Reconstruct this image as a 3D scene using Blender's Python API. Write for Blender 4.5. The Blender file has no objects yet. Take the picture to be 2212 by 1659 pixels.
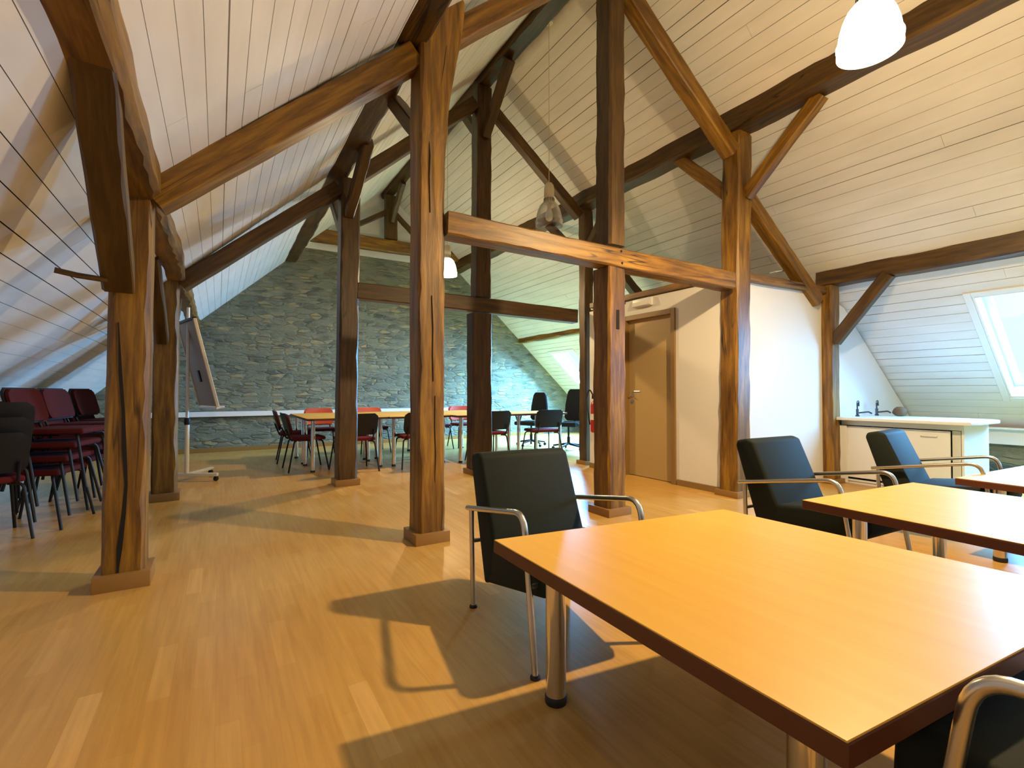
import bpy, bmesh, math, random
from math import sin, cos, pi, radians, sqrt
from mathutils import Vector, Matrix
SC = bpy.context.scene
COL = SC.collection
# ------------------------------------------------------------------ camera
cam_d = bpy.data.cameras.new('camera'); cam = bpy.data.objects.new('camera', cam_d); COL.objects.link(cam)
cam.location = (0, 0, 1.05)
cam.rotation_euler = (radians(90.886), 0, radians(-31.28))
cam_d.sensor_width = 36.0; cam_d.lens = 36.0*1044.0/2212.0; cam_d.clip_start = 0.02
SC.camera = cam
SC.cycles.diffuse_bounces = 2; SC.cycles.max_bounces = 8
# ------------------------------------------------------------------ view / world / daylight
SC.view_settings.view_transform = 'Standard'; SC.view_settings.look = 'None'
SC.view_settings.exposure = 0.22; SC.view_settings.gamma = 1.0; SC.view_settings.use_curve_mapping = False
W = bpy.data.worlds.new('sky'); SC.world = W; W.use_nodes = True
bg = W.node_tree.nodes['Background']; bg.inputs[0].default_value = (0.45, 0.78, 1.0, 1); bg.inputs[1].default_value = 1.6
SLOPE_R = -0.894; RX, RZ = 2.926, 5.202
def roof_r(x): return 7.8176 + SLOPE_R*x
def roof_l(x): return 2.5176 + 0.917*x
DAY = (0.17, 0.52, 1.0)
# skylights: (x_top, x_bottom, y0, y1, watts)
SKY = [(6.50, 7.64, 0.62, 1.75, 330), (6.58, 7.37, 8.28, 9.10, 1500), (6.50, 7.64, -2.3, -1.2, 90), (6.58, 7.37, 6.30, 7.12, 600)]  # last two skylights and their daylight are unseen, added to supply light
NR = Vector((0.894, 0, 1)).normalized()              # outward normal of the right slope
for k, (xa, xb, ya, yb, pw) in enumerate(SKY):
    L = bpy.data.lights.new('daylight', 'AREA'); L.shape = 'RECTANGLE'; L.energy = pw; L.color = DAY
    L.size = yb-ya; L.size_y = (xb-xa)*sqrt(1+SLOPE_R**2)
    o = bpy.data.objects.new('daylight', L); COL.objects.link(o)
    xm = (xa+xb)/2
    c = Vector((xm, (ya+yb)/2, roof_r(xm))) + NR*0.42
    z = NR; x = Vector((0, 1, 0)); y = z.cross(x)
    o.matrix_world = Matrix.Translation(c) @ Matrix((x, y, z)).transposed().to_4x4()
WARM = (1.0, 0.71, 0.36)
# ------------------------------------------------------------------ materials
def mat(name, col, rough=0.5, metal=0.0, spec=0.5):
    m = bpy.data.materials.new(name); m.use_nodes = True
    b = m.node_tree.nodes['Principled BSDF']
    b.inputs['Base Color'].default_value = (*col, 1); b.inputs['Roughness'].default_value = rough
    b.inputs['Metallic'].default_value = metal; b.inputs['Specular IOR Level'].default_value = spec
    return m
def N(m, t, **kw):
    n = m.node_tree.nodes.new(t)
    for k, v in kw.items():
        if k in n.inputs: n.inputs[k].default_value = v
        else: setattr(n, k, v)
    return n
def lk(m, a, b): m.node_tree.links.new(a, b)
def bsdf(m): return m.node_tree.nodes['Principled BSDF']
def ramp(m, fac, stops):
    r = N(m, 'ShaderNodeValToRGB'); e = r.color_ramp.elements
    while len(e) < len(stops): e.new(0.5)
    for el, (p, c) in zip(e, stops): el.position = p; el.color = (*c, 1)
    lk(m, fac, r.inputs[0]); return r
def coords(m, kind='Object', scale=(1, 1, 1), loc=(0, 0, 0)):
    t = N(m, 'ShaderNodeTexCoord'); mp = N(m, 'ShaderNodeMapping')
    mp.inputs['Scale'].default_value = scale; mp.inputs['Location'].default_value = loc
    lk(m, t.outputs[kind], mp.inputs[0]); return mp.outputs[0]
def bump(m, h, s, d=0.01):
    b = N(m, 'ShaderNodeBump'); b.inputs['Strength'].default_value = s; b.inputs['Distance'].default_value = d
    lk(m, h, b.inputs['Height']); lk(m, b.outputs[0], bsdf(m).inputs['Normal'])
def mix(m, fac, a, b, mode='MIX'):
    x = N(m, 'ShaderNodeMix', data_type='RGBA', blend_type=mode)
    for s, v in ((0, fac), (6, a), (7, b)):
        if hasattr(v, 'links'): lk(m, v, x.inputs[s])
        else: x.inputs[s].default_value = v if s == 0 else (*v, 1)
    return x.outputs[2]

def timber_mat(name, dark, mid, light):
    m = mat(name, mid, 0.46)
    oi = N(m, 'ShaderNodeObjectInfo')
    t = N(m, 'ShaderNodeTexCoord')
    add = N(m, 'ShaderNodeVectorMath', operation='ADD'); lk(m, t.outputs['Object'], add.inputs[0])
    sc = N(m, 'ShaderNodeVectorMath', operation='SCALE'); sc.inputs['Scale'].default_value = 37.0
    cmb = N(m, 'ShaderNodeCombineXYZ'); lk(m, oi.outputs['Random'], cmb.inputs[0]); lk(m, oi.outputs['Random'], cmb.inputs[1])
    lk(m, cmb.outputs[0], sc.inputs[0]); lk(m, sc.outputs[0], add.inputs[1])
    def ms(s):
        p = N(m, 'ShaderNodeMapping'); p.inputs['Scale'].default_value = s; lk(m, add.outputs[0], p.inputs[0]); return p.outputs[0]
    g = N(m, 'ShaderNodeTexNoise', Scale=1.0, Detail=6.0, Roughness=0.6, Distortion=0.4); lk(m, ms((2.2, 22, 22)), g.inputs['Vector'])
    r = ramp(m, g.outputs[0], [(0.28, dark), (0.5, mid), (0.75, light)])
    bl = N(m, 'ShaderNodeTexNoise', Scale=1.0, Detail=2.0); lk(m, ms((1.1, 3, 3)), bl.inputs['Vector'])
    r2 = ramp(m, bl.outputs[0], [(0.30, (0.78, 0.74, 0.68)), (0.70, (1.14, 1.1, 1.02))])
    c1 = mix(m, 1.0, r.outputs[0], r2.outputs[0], 'MULTIPLY')
    cr = N(m, 'ShaderNodeTexNoise', Scale=1.0, Detail=1.0, Distortion=0.25); lk(m, ms((0.7, 13, 13)), cr.inputs['Vector'])
    rc = ramp(m, cr.outputs[0], [(0.485, (1, 1, 1)), (0.497, (0.12, 0.09, 0.07)), (0.503, (0.12, 0.09, 0.07)), (0.515, (1, 1, 1))])
    gate = N(m, 'ShaderNodeTexNoise', Scale=1.0, Detail=0.0); lk(m, ms((0.9, 2, 2)), gate.inputs['Vector'])
    rg = ramp(m, gate.outputs[0], [(0.60, (0, 0, 0)), (0.66, (1, 1, 1))])
    c2 = mix(m, 1.0, c1, mix(m, rg.outputs[0], (1, 1, 1), rc.outputs[0]), 'MULTIPLY')
    lk(m, c2, bsdf(m).inputs['Base Color'])
    bump(m, g.outputs[0], 0.5, 0.006)
    return m
M = {}
M['oak'] = timber_mat('old_oak', (0.060, 0.026, 0.003), (0.20, 0.096, 0.009), (0.40, 0.215, 0.022))
M['oakdark'] = timber_mat('dark_oak', (0.026, 0.012, 0.002), (0.072, 0.035, 0.004), (0.14, 0.073, 0.010))
M['hole'] = mat('peg_hole', (0.006, 0.004, 0.003), 0.9)
M['plinth'] = mat('beech_trim', (0.30, 0.155, 0.04), 0.4)
M['white'] = mat('white_board', (0.80, 0.78, 0.74), 0.55)
nz = N(M['white'], 'ShaderNodeTexNoise', Scale=1.0, Detail=4.0); lk(M['white'], coords(M['white'], 'Object', (1.5, 6, 6)), nz.inputs['Vector'])
lk(M['white'], ramp(M['white'], nz.outputs[0], [(0.3, (0.74, 0.72, 0.68)), (0.7, (0.84, 0.82, 0.79))]).outputs[0], bsdf(M['white']).inputs['Base Color'])
M['gap'] = mat('board_gap', (0.012, 0.009, 0.007), 0.9)
M['plaster'] = mat('white_plaster', (0.80, 0.78, 0.73), 0.7)
nz = N(M['plaster'], 'ShaderNodeTexNoise', Scale=180.0, Detail=2.0); lk(M['plaster'], coords(M['plaster']), nz.inputs['Vector']); bump(M['plaster'], nz.outputs[0], 0.25, 0.002)
M['paint'] = mat('white_paint', (0.82, 0.82, 0.80), 0.35)
M['chrome'] = mat('chrome', (0.72, 0.70, 0.67), 0.14, 1.0)
M['steel'] = mat('satin_steel', (0.62, 0.60, 0.55), 0.30, 1.0)
M['darkmetal'] = mat('dark_tap_metal', (0.10, 0.12, 0.15), 0.25, 1.0)
M['rubber'] = mat('black_rubber', (0.012, 0.012, 0.013), 0.55)
M['plastic'] = mat('black_plastic', (0.009, 0.0085, 0.009), 0.5, spec=0.3)
def fabric(name, col, rough=0.85):
    m = mat(name, col, rough, spec=0.25)
    n = N(m, 'ShaderNodeTexNoise', Scale=420.0, Detail=2.0); lk(m, coords(m), n.inputs['Vector']); bump(m, n.outputs[0], 0.3, 0.002)
    return m
M['green'] = fabric('dark_green_fabric', (0.009, 0.0145, 0.0115), 0.72)
M['red'] = fabric('red_fabric', (0.070, 0.003, 0.002))
M['wine'] = fabric('dark_red_fabric', (0.13, 0.010, 0.012))
M['redshell'] = mat('orange_red_plastic', (0.55, 0.06, 0.025), 0.4)
M['blackcloth'] = fabric('black_fabric', (0.012, 0.012, 0.014))
M['tan_board'] = mat('board_back', (0.36, 0.24, 0.16), 0.6)
M['lightwood'] = mat('light_wood_strip', (0.75, 0.60, 0.38), 0.5)
M['alu'] = mat('grey_painted_steel', (0.66, 0.66, 0.62), 0.4)
M['doorleaf'] = mat('beige_door', (0.50, 0.34, 0.13), 0.45)
M['doorframe'] = mat('brown_door_frame', (0.27, 0.16, 0.05), 0.45)
M['extred'] = mat('extinguisher_red', (0.45, 0.02, 0.015), 0.3)
M['label'] = mat('white_label', (0.8, 0.78, 0.74), 0.6)
M['stone_orn'] = mat('tan_ornament', (0.16, 0.10, 0.05), 0.8)
M['lampcase'] = mat('cream_lamp_case', (0.80, 0.70, 0.48), 0.35)
# table tops
def table_mat(name, a, b, rough):
    m = mat(name, a, rough)
    n = N(m, 'ShaderNodeTexNoise', Scale=1.0, Detail=5.0, Distortion=0.3); lk(m, coords(m, 'Object', (28, 1.6, 8)), n.inputs['Vector'])
    lk(m, ramp(m, n.outputs[0], [(0.3, a), (0.7, b)]).outputs[0], bsdf(m).inputs['Base Color'])
    return m
M['tabletop'] = table_mat('beech_table_top', (0.74, 0.395, 0.045), (0.80, 0.445, 0.065), 0.37)
M['tableedge'] = mat('table_edge', (0.11, 0.030, 0.008), 0.45)
# floor: strip laminate, boards along Y
m = M['floor'] = mat('beech_laminate', (0.5, 0.3, 0.1), 0.30)
tc = N(m, 'ShaderNodeTexCoord'); mp = N(m, 'ShaderNodeMapping'); mp.inputs['Rotation'].default_value = (0, 0, radians(90)); lk(m, tc.outputs['Object'], mp.inputs[0])
def brick(w, h, off, c1, c2, mo, ms):
    b = N(m, 'ShaderNodeTexBrick', offset=off, offset_frequency=2, squash=1.0)
    b.inputs['Scale'].default_value = 1.0; b.inputs['Brick Width'].default_value = w; b.inputs['Row Height'].default_value = h
    b.inputs['Color1'].default_value = (*c1, 1); b.inputs['Color2'].default_value = (*c2, 1); b.inputs['Mortar'].default_value = (*mo, 1)
    b.inputs['Mortar Size'].default_value = ms; b.inputs['Bias'].default_value = 0.0; b.inputs['Mortar Smooth'].default_value = 0.1
    lk(m, mp.outputs[0], b.inputs['Vector']); return b
b1 = brick(0.41, 0.067, 0.37, (0.60, 0.335, 0.08), (0.66, 0.385, 0.102), (0.56, 0.31, 0.074), 0.0005)
b2 = brick(0.41, 0.067, 0.37, (0, 0, 0), (1, 1, 1), (0.4, 0.4, 0.4), 0.0)
br = ramp(m, b2.outputs['Color'], [(0.965, (1, 1, 1)), (0.99, (1.12, 1.16, 1.35))])
gn = N(m, 'ShaderNodeTexNoise', Scale=1.0, Detail=5.0, Distortion=0.3); mp2 = N(m, 'ShaderNodeMapping'); mp2.inputs['Scale'].default_value = (45, 2.5, 1); lk(m, tc.outputs['Object'], mp2.inputs[0]); lk(m, mp2.outputs[0], gn.inputs['Vector'])
gr = ramp(m, gn.outputs[0], [(0.3, (0.88, 0.86, 0.82)), (0.7, (1.08, 1.08, 1.08))])
c = mix(m, 1.0, mix(m, 1.0, b1.outputs['Color'], br.outputs[0], 'MULTIPLY'), gr.outputs[0], 'MULTIPLY')
lk(m, c, bsdf(m).inputs['Base Color'])
# rubble stone with smeared mortar
def stone_mat(name, sx, sz):
    m = mat(name, (0.3, 0.3, 0.25), 0.85)
    v0 = coords(m, 'Object', (sx, sx, sz))
    wob = N(m, 'ShaderNodeTexNoise', Scale=2.2, Detail=2.0); lk(m, v0, wob.inputs['Vector'])
    ad = N(m, 'ShaderNodeVectorMath', operation='MULTIPLY_ADD'); lk(m, wob.outputs['Color'], ad.inputs[0]); ad.inputs[1].default_value = (0.55, 0.0, 0.55); lk(m, v0, ad.inputs[2])
    vo = N(m, 'ShaderNodeTexVoronoi', feature='DISTANCE_TO_EDGE', Scale=1.0, Randomness=0.85); lk(m, ad.outputs[0], vo.inputs['Vector'])
    vc = N(m, 'ShaderNodeTexVoronoi', feature='F1', Scale=1.0, Randomness=0.85); lk(m, ad.outputs[0], vc.inputs['Vector'])
    sep = N(m, 'ShaderNodeSeparateColor'); lk(m, vc.outputs['Color'], sep.inputs[0])
    st = ramp(m, sep.outputs[0], [(0.0, (0.075, 0.078, 0.06)), (0.3, (0.17, 0.175, 0.12)), (0.62, (0.23, 0.22, 0.14)), (0.85, (0.42, 0.34, 0.17)), (1.0, (0.05, 0.05, 0.042))])
    big = N(m, 'ShaderNodeTexNoise', Scale=0.55, Detail=4.0, Roughness=0.65); lk(m, v0, big.inputs['Vector'])
    cov = ramp(m, big.outputs[0], [(0.40, (0, 0, 0)), (0.60, (1, 1, 1))])
    edge = ramp(m, vo.outputs['Distance'], [(0.05, (1, 1, 1)), (0.22, (0, 0, 0))])
    mx = N(m, 'ShaderNodeMath', operation='MAXIMUM'); lk(m, cov.outputs[0], mx.inputs[0]); lk(m, edge.outputs[0], mx.inputs[1])
    ml = N(m, 'ShaderNodeMath', operation='MULTIPLY'); lk(m, mx.outputs[0], ml.inputs[0]); ml.inputs[1].default_value = 0.86
    fine = N(m, 'ShaderNodeTexNoise', Scale=9.0, Detail=4.0); lk(m, v0, fine.inputs['Vector'])
    mort = ramp(m, fine.outputs[0], [(0.3, (0.15, 0.165, 0.12)), (0.7, (0.24, 0.255, 0.185))])
    lk(m, mix(m, ml.outputs[0], st.outputs[0], mort.outputs[0]), bsdf(m).inputs['Base Color'])
    h = ramp(m, vo.outputs['Distance'], [(0.0, (0, 0, 0)), (0.16, (1, 1, 1))])
    hm = mix(m, cov.outputs[0], h.outputs[0], (0.55, 0.55, 0.55)); hf = mix(m, 0.3, hm, fine.outputs['Color'])
    bump(m, hf, 0.9, 0.035)
    return m
M['stone'] = stone_mat('rubble_stone', 4.6, 15.0)
# lamp glass and panes
def shade_mat(name, emit):
    m = bpy.data.materials.new(name); m.use_nodes = True; nt = m.node_tree; nt.nodes.clear()
    out = N(m, 'ShaderNodeOutputMaterial'); tr = N(m, 'ShaderNodeBsdfTransparent'); tr.inputs[0].default_value = (0.96, 0.96, 0.94, 1)
    gl = N(m, 'ShaderNodeBsdfGlossy'); gl.inputs['Roughness'].default_value = 0.22
    lw = N(m, 'ShaderNodeLayerWeight'); lw.inputs[0].default_value = 0.45
    s1 = N(m, 'ShaderNodeMixShader'); lk(m, lw.outputs['Facing'], s1.inputs[0])
    if emit:
        em = N(m, 'ShaderNodeEmission'); em.inputs[0].default_value = (1.0, 0.86, 0.62, 1); em.inputs[1].default_value = emit
        s1.inputs[0].default_value = 0.5
        for l in list(s1.inputs[0].links): nt.links.remove(l)
        lk(m, tr.outputs[0], s1.inputs[1]); lk(m, em.outputs[0], s1.inputs[2])
    else:
        df = N(m, 'ShaderNodeBsdfDiffuse'); df.inputs[0].default_value = (0.75, 0.72, 0.66, 1)
        s2 = N(m, 'ShaderNodeMixShader'); s2.inputs[0].default_value = 0.5; lk(m, gl.outputs[0], s2.inputs[1]); lk(m, df.outputs[0], s2.inputs[2])
        lk(m, tr.outputs[0], s1.inputs[1]); lk(m, s2.outputs[0], s1.inputs[2])
    lk(m, s1.outputs[0], out.inputs[0]); return m
M['shade_on'] = shade_mat('lit_lamp_glass', 7.0)
M['shade_off'] = shade_mat('clear_lamp_glass', 0)
M['pane'] = bpy.data.materials.new('window_glass'); M['pane'].use_nodes = True
nt = M['pane'].node_tree; nt.nodes.clear(); o_ = N(M['pane'], 'ShaderNodeOutputMaterial'); t_ = N(M['pane'], 'ShaderNodeBsdfTransparent'); g_ = N(M['pane'], 'ShaderNodeBsdfGlossy'); g_.inputs['Roughness'].default_value = 0.03
x_ = N(M['pane'], 'ShaderNodeMixShader'); x_.inputs[0].default_value = 0.05; lk(M['pane'], t_.outputs[0], x_.inputs[1]); lk(M['pane'], g_.outputs[0], x_.inputs[2]); lk(M['pane'], x_.outputs[0], o_.inputs[0])
M['bulb'] = bpy.data.materials.new('lit_bulb'); M['bulb'].use_nodes = True; M['bulb'].node_tree.nodes.clear()
o_ = N(M['bulb'], 'ShaderNodeOutputMaterial'); e_ = N(M['bulb'], 'ShaderNodeEmission'); e_.inputs[0].default_value = (1, 0.85, 0.6, 1); e_.inputs[1].default_value = 12; lk(M['bulb'], e_.outputs[0], o_.inputs[0])

# ------------------------------------------------------------------ mesh helpers
class MB:
    def __init__(s): s.bm = bmesh.new()
    def box(s, x0, x1, y0, y1, z0, z1, bev=0.0, seg=2):
        r = bmesh.ops.create_cube(s.bm, size=1.0)
        for v in r['verts']:
            v.co = Vector(((x0+x1)/2+v.co.x*(x1-x0), (y0+y1)/2+v.co.y*(y1-y0), (z0+z1)/2+v.co.z*(z1-z0)))
        if bev:
            ed = list({e for v in r['verts'] for e in v.link_edges})
            bmesh.ops.bevel(s.bm, geom=ed, offset=bev, segments=seg, affect='EDGES', profile=0.6)
        return s
    def prism(s, pts, ax, a, b, bev=0.0, seg=3):
        """closed polygon swept along axis ax from a to b; pts in the two other axes (x: (y,z), y: (x,z), z: (x,y))"""
        def P(p, t): return Vector((t, p[0], p[1])) if ax == 'x' else Vector((p[0], t, p[1])) if ax == 'y' else Vector((p[0], p[1], t))
        va = [s.bm.verts.new(P(p, a)) for p in pts]; vb = [s.bm.verts.new(P(p, b)) for p in pts]
        n = len(pts); fs = [s.bm.faces.new(va), s.bm.faces.new(vb[::-1])]
        for i in range(n): fs.append(s.bm.faces.new((va[i], vb[i], vb[(i+1) % n], va[(i+1) % n])))
        bmesh.ops.recalc_face_normals(s.bm, faces=fs)
        if bev:
            ed = list({e for f in fs for e in f.edges})
            bmesh.ops.bevel(s.bm, geom=ed, offset=bev, segments=seg, affect='EDGES', profile=0.55, clamp_overlap=True)
        return s
    def tube(s, pts, r, n=10, cap=True):
        pts = [Vector(p) for p in pts]; rs = r if isinstance(r, (list, tuple)) else [r]*len(pts)
        prev = None; rings = []
        for i, p in enumerate(pts):
            d = (pts[min(i+1, len(pts)-1)] - pts[max(i-1, 0)]).normalized()
            if prev is None:
                u = d.orthogonal().normalized()
            else:
                u = (prev - d*prev.dot(d)).normalized()
            prev = u; v = d.cross(u)
            rings.append([s.bm.verts.new(p + (u*cos(2*pi*k/n) + v*sin(2*pi*k/n))*rs[i]) for k in range(n)])
        for a, b in zip(rings, rings[1:]):
            for k in range(n): s.bm.faces.new((a[k], a[(k+1) % n], b[(k+1) % n], b[k]))
        if cap: s.bm.faces.new(rings[0][::-1]); s.bm.faces.new(rings[-1])
        return s
    def lathe(s, prof, c=(0, 0, 0), n=28, cap0=True, cap1=True):
        rings = [[s.bm.verts.new((c[0]+r*cos(2*pi*k/n), c[1]+r*sin(2*pi*k/n), c[2]+z)) for k in range(n)] for r, z in prof]
        for a, b in zip(rings, rings[1:]):
            for k in range(n): s.bm.faces.new((a[k], a[(k+1) % n], b[(k+1) % n], b[k]))
        if cap0: s.bm.faces.new(rings[0][::-1])
        if cap1: s.bm.faces.new(rings[-1])
        return s
    def build(s, name, m, parent=None, loc=(0, 0, 0), ang=35, mx=None):
        bmesh.ops.recalc_face_normals(s.bm, faces=s.bm.faces[:])
        me = bpy.data.meshes.new(name); s.bm.to_mesh(me); s.bm.free()
        for p in me.polygons: p.use_smooth = True
        me.set_sharp_from_angle(angle=radians(ang))
        for q in (m if isinstance(m, list) else [m]): me.materials.append(M[q])
        o = bpy.data.objects.new(name, me); COL.objects.link(o)
        if mx is not None: o.matrix_world = mx
        else: o.location = loc
        if parent is not None: o.parent = parent
        return o
def tag(o, label=None, cat=None, group=None, kind=None):
    if label: o['label'] = label
    if cat: o['category'] = cat
    if group: o['group'] = group
    if kind: o['kind'] = kind
    return o
def thing(name, label, cat, loc=(0, 0, 0), rz=0.0, group=None):
    o = bpy.data.objects.new(name, None); COL.objects.link(o); o.empty_display_size = 0.1
    o.location = loc; o.rotation_euler = (0, 0, rz)
    return tag(o, label, cat, group)
def struct(o): o['kind'] = 'structure'; return o
def copy_tree(o, parent=None):
    c = o.copy(); COL.objects.link(c)
    if parent is not None: c.parent = parent
    for ch in list(o.children): copy_tree(ch, c)
    return c
def bent(pts, r, n=6):
    """polyline with rounded corners"""
    pts = [Vector(p) for p in pts]; out = [pts[0]]
    for a, b, c in zip(pts, pts[1:], pts[2:]):
        u = (a-b).normalized(); v = (c-b).normalized(); th = u.angle(v)
        d = min(r/math.tan(th/2), (a-b).length*0.49, (c-b).length*0.49)
        p, q = b+u*d, b+v*d
        for k in range(n+1):
            t = k/n; out.append(p*(1-t)**2 + b*2*t*(1-t) + q*t*t)
    out.append(pts[-1]); return out

# ------------------------------------------------------------------ timber
def timber(name, p0, p1, w, h, up=(0, 0, 1), parent=None, m='oak', seed=0, wob=0.0045, cham=0.018, w1=None, h1=None, prof=None, bow=0.0):
    """hand hewn beam from p0 to p1; w across, h along 'up'. prof: optional list of (t, dw_neg, dw_pos, dh_neg, dh_pos) bulges"""
    rnd = random.Random(seed*7+3)
    p0, p1 = Vector(p0), Vector(p1); ax = (p1-p0); L = ax.length; ax.normalize()
    z = Vector(up); z = (z-ax*z.dot(ax)).normalized(); y = z.cross(ax)
    n = max(6, int(L/0.11)); ph = [[rnd.uniform(0, 6.28) for _ in range(4)] for _ in range(3)]
    fr = [[rnd.uniform(1.0, 2.4), rnd.uniform(3.5, 6), rnd.uniform(8, 13)] for _ in range(4)]
    mb = MB(); rings = []
    for i in range(n+1):
        t = i/n; x = t*L
        ww = (w + ((w1 if w1 is not None else w)-w)*t)/2; hh = (h + ((h1 if h1 is not None else h)-h)*t)/2
        e = [sum(sin(x*fr[k][j]+ph[j][k])*(0.5, 0.32, 0.22)[j] for j in range(3))*wob for k in range(4)]
        yn, yp, zn, zp = -ww+e[0], ww+e[1], -hh+e[2], hh+e[3]
        if prof:
            for (ta, a), (tb, b) in zip(prof, prof[1:]):
                if ta <= t <= tb or (tb == prof[-1][0] and t >= tb):
                    f = 0 if tb == ta else min(1, max(0, (t-ta)/(tb-ta))); f = f*f*(3-2*f)
                    dd = [a[k]*(1-f)+b[k]*f for k in range(4)]; yn -= dd[0]; yp += dd[1]; zn -= dd[2]; zp += dd[3]; break
        bo = bow*sin(pi*t)
        c = [cham*rnd.uniform(0.5, 1.4) for _ in range(4)]
        sec = [(yn+c[0], zn), (yp-c[1], zn), (yp, zn+c[1]), (yp, zp-c[2]), (yp-c[2], zp), (yn+c[3], zp), (yn, zp-c[3]), (yn, zn+c[0])]
        rings.append([mb.bm.verts.new((x, a, b+bo)) for a, b in sec])
    for a, b in zip(rings, rings[1:]):
        for k in range(8): mb.bm.faces.new((a[k], b[k], b[(k+1) % 8], a[(k+1) % 8]))
    mb.bm.faces.new(rings[0]); mb.bm.faces.new(rings[-1][::-1])
    R = Matrix((ax, y, z)).transposed().to_4x4()
    base = Vector((0, 0, 0)) if parent is None else Vector(parent.location)
    return mb.build(name, m, parent, ang=28, mx=Matrix.Translation(p0-base) @ R)
KS = -0.075
F1, F2 = 3.26, 5.67                              # the two open frames (front faces), slightly skewed to the room
def fy(x, f): return f + KS*x
def beam(name, label, cat, *a, group=None, **k):
    return tag(timber(name, *a, **k), label, cat, group)
def post(label, x0, x1, f, z1, dep=0.19, m='oak', seed=0, plinth=0.075, x0t=None, x1t=None, group=None, z0=0.0, prof=None, yf=None):
    xm = (x0+x1)/2; y0 = (fy(xm, f) if yf is None else yf); xt = xm if x0t is None else (x0t+x1t)/2
    t = thing('timber_post', label, 'post', (xm, y0+dep/2, z0), 0, group)
    timber('shaft', (xm, y0+dep/2, z0), (xt, y0+dep/2, z1), x1-x0, dep, (0, 1, 0), t, m, seed, w1=None if x0t is None else x1t-x0t, prof=prof)
    if plinth:
        b = MB(); w, d = (x1-x0)/2+0.028, dep/2+0.028
        b.box(-w, w, -d, d, 0, plinth, 0.003, 2)
        b.build('plinth', 'plinth', t)
    return t

# ------------------------------------------------------------------ room shell
YB, YG = -3.6, 9.85
KX_L, KX_R = -2.35, 8.06
b = MB(); b.box(KX_L-0.1, KX_R+0.1, YB, YG+0.1, -0.08, 0.0); struct(b.build('floor', 'floor'))
def slope(name, sgn, xe, pitch, holes, seed):
    """boards as real planks with open joints; local x = along the ridge, y = down the slope, z = into the room"""
    rnd = random.Random(seed); sl = 0.917 if sgn < 0 else 0.894
    down = Vector((sgn, 0, -sl)).normalized(); nin = Vector((-sgn*sl, 0, -1)).normalized()
    o = Vector((RX, YB, RZ)); X = Vector((0, 1, 0)); Z = nin; Y = Z.cross(X)
    sy = 1 if Y.dot(down) > 0 else -1
    total = abs(xe-RX)*sqrt(1+sl*sl); Ly = YG-YB
    mb = MB(); s = 0.0
    while s < total-0.01:
        g = rnd.choice((0.0018, 0.0022, 0.003, 0.0045, 0.0065, 0.009)); e = min(s+pitch, total)
        segs = [(0.0, Ly)]
        for (s0, s1, a, c) in holes:
            if e > s0+0.004 and s < s1-0.004:
                ns = []
                for (p, q) in segs:
                    if p < a: ns.append((p, min(q, a)))
                    if q > c: ns.append((max(p, c), q))
                segs = ns
        cut = sorted(rnd.uniform(0.6, Ly-0.6) for _ in range(3))
        for (p, q) in segs:
            cc = [p]+[v for v in cut if p+0.4 < v < q-0.4]+[q]
            for u, v in zip(cc, cc[1:]):
                lift = rnd.uniform(0, 0.0018); gg = 0.0009 if v < q else 0
                ys = sorted((sy*(s+g/2), sy*(e-g/2)))
                mb.box(u+gg, v-gg, ys[0], ys[1], -0.012, lift)
        s = e
    nb = len(mb.bm.faces)
    hs = [(0.0, total, 0, Ly)]
    for (s0, s1, a, c) in holes:                                     # dark lining behind the joints, with the same openings
        nh = []
        for (p0, p1, q0, q1) in hs:
            if s0 > p1-0.001 or s1 < p0+0.001 or a > q1-0.001 or c < q0+0.001: nh.append((p0, p1, q0, q1)); continue
            u0, u1 = max(p0, s0), min(p1, s1)
            nh += [(p0, u0, q0, q1), (u1, p1, q0, q1), (u0, u1, q0, a), (u0, u1, c, q1)]
        hs = nh
    for (p0, p1, q0, q1) in hs:
        ys = sorted((sy*p0, sy*p1))
        if p1-p0 > 0.001 and q1-q0 > 0.001: mb.box(q0, q1, ys[0], ys[1], -0.05, -0.013)
    mb.bm.faces.ensure_lookup_table()
    for i in range(nb, len(mb.bm.faces)): mb.bm.faces[i].material_index = 1
    R = Matrix((X, Y, Z)).transposed().to_4x4()
    return struct(mb.build(name, ['white', 'gap'], mx=Matrix.Translation(o) @ R, ang=20))
SR = sqrt(1+SLOPE_R**2)
holes = [((xa-RX)*SR, (xb-RX)*SR, ya-YB, yb-YB) for xa, xb, ya, yb, _ in SKY]
slope('ceiling_left', -1, KX_L, 0.1125, [], 5)
slope('ceiling_right', 1, KX_R, 0.1250, holes, 9)
# flat board under the ridge
b = MB(); b.prism([(2.96, 5.168), (3.13, 5.016), (3.12, 5.004), (2.95, 5.156)], 'y', YB, 4.92); struct(b.build('trim_1', 'white'))
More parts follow.
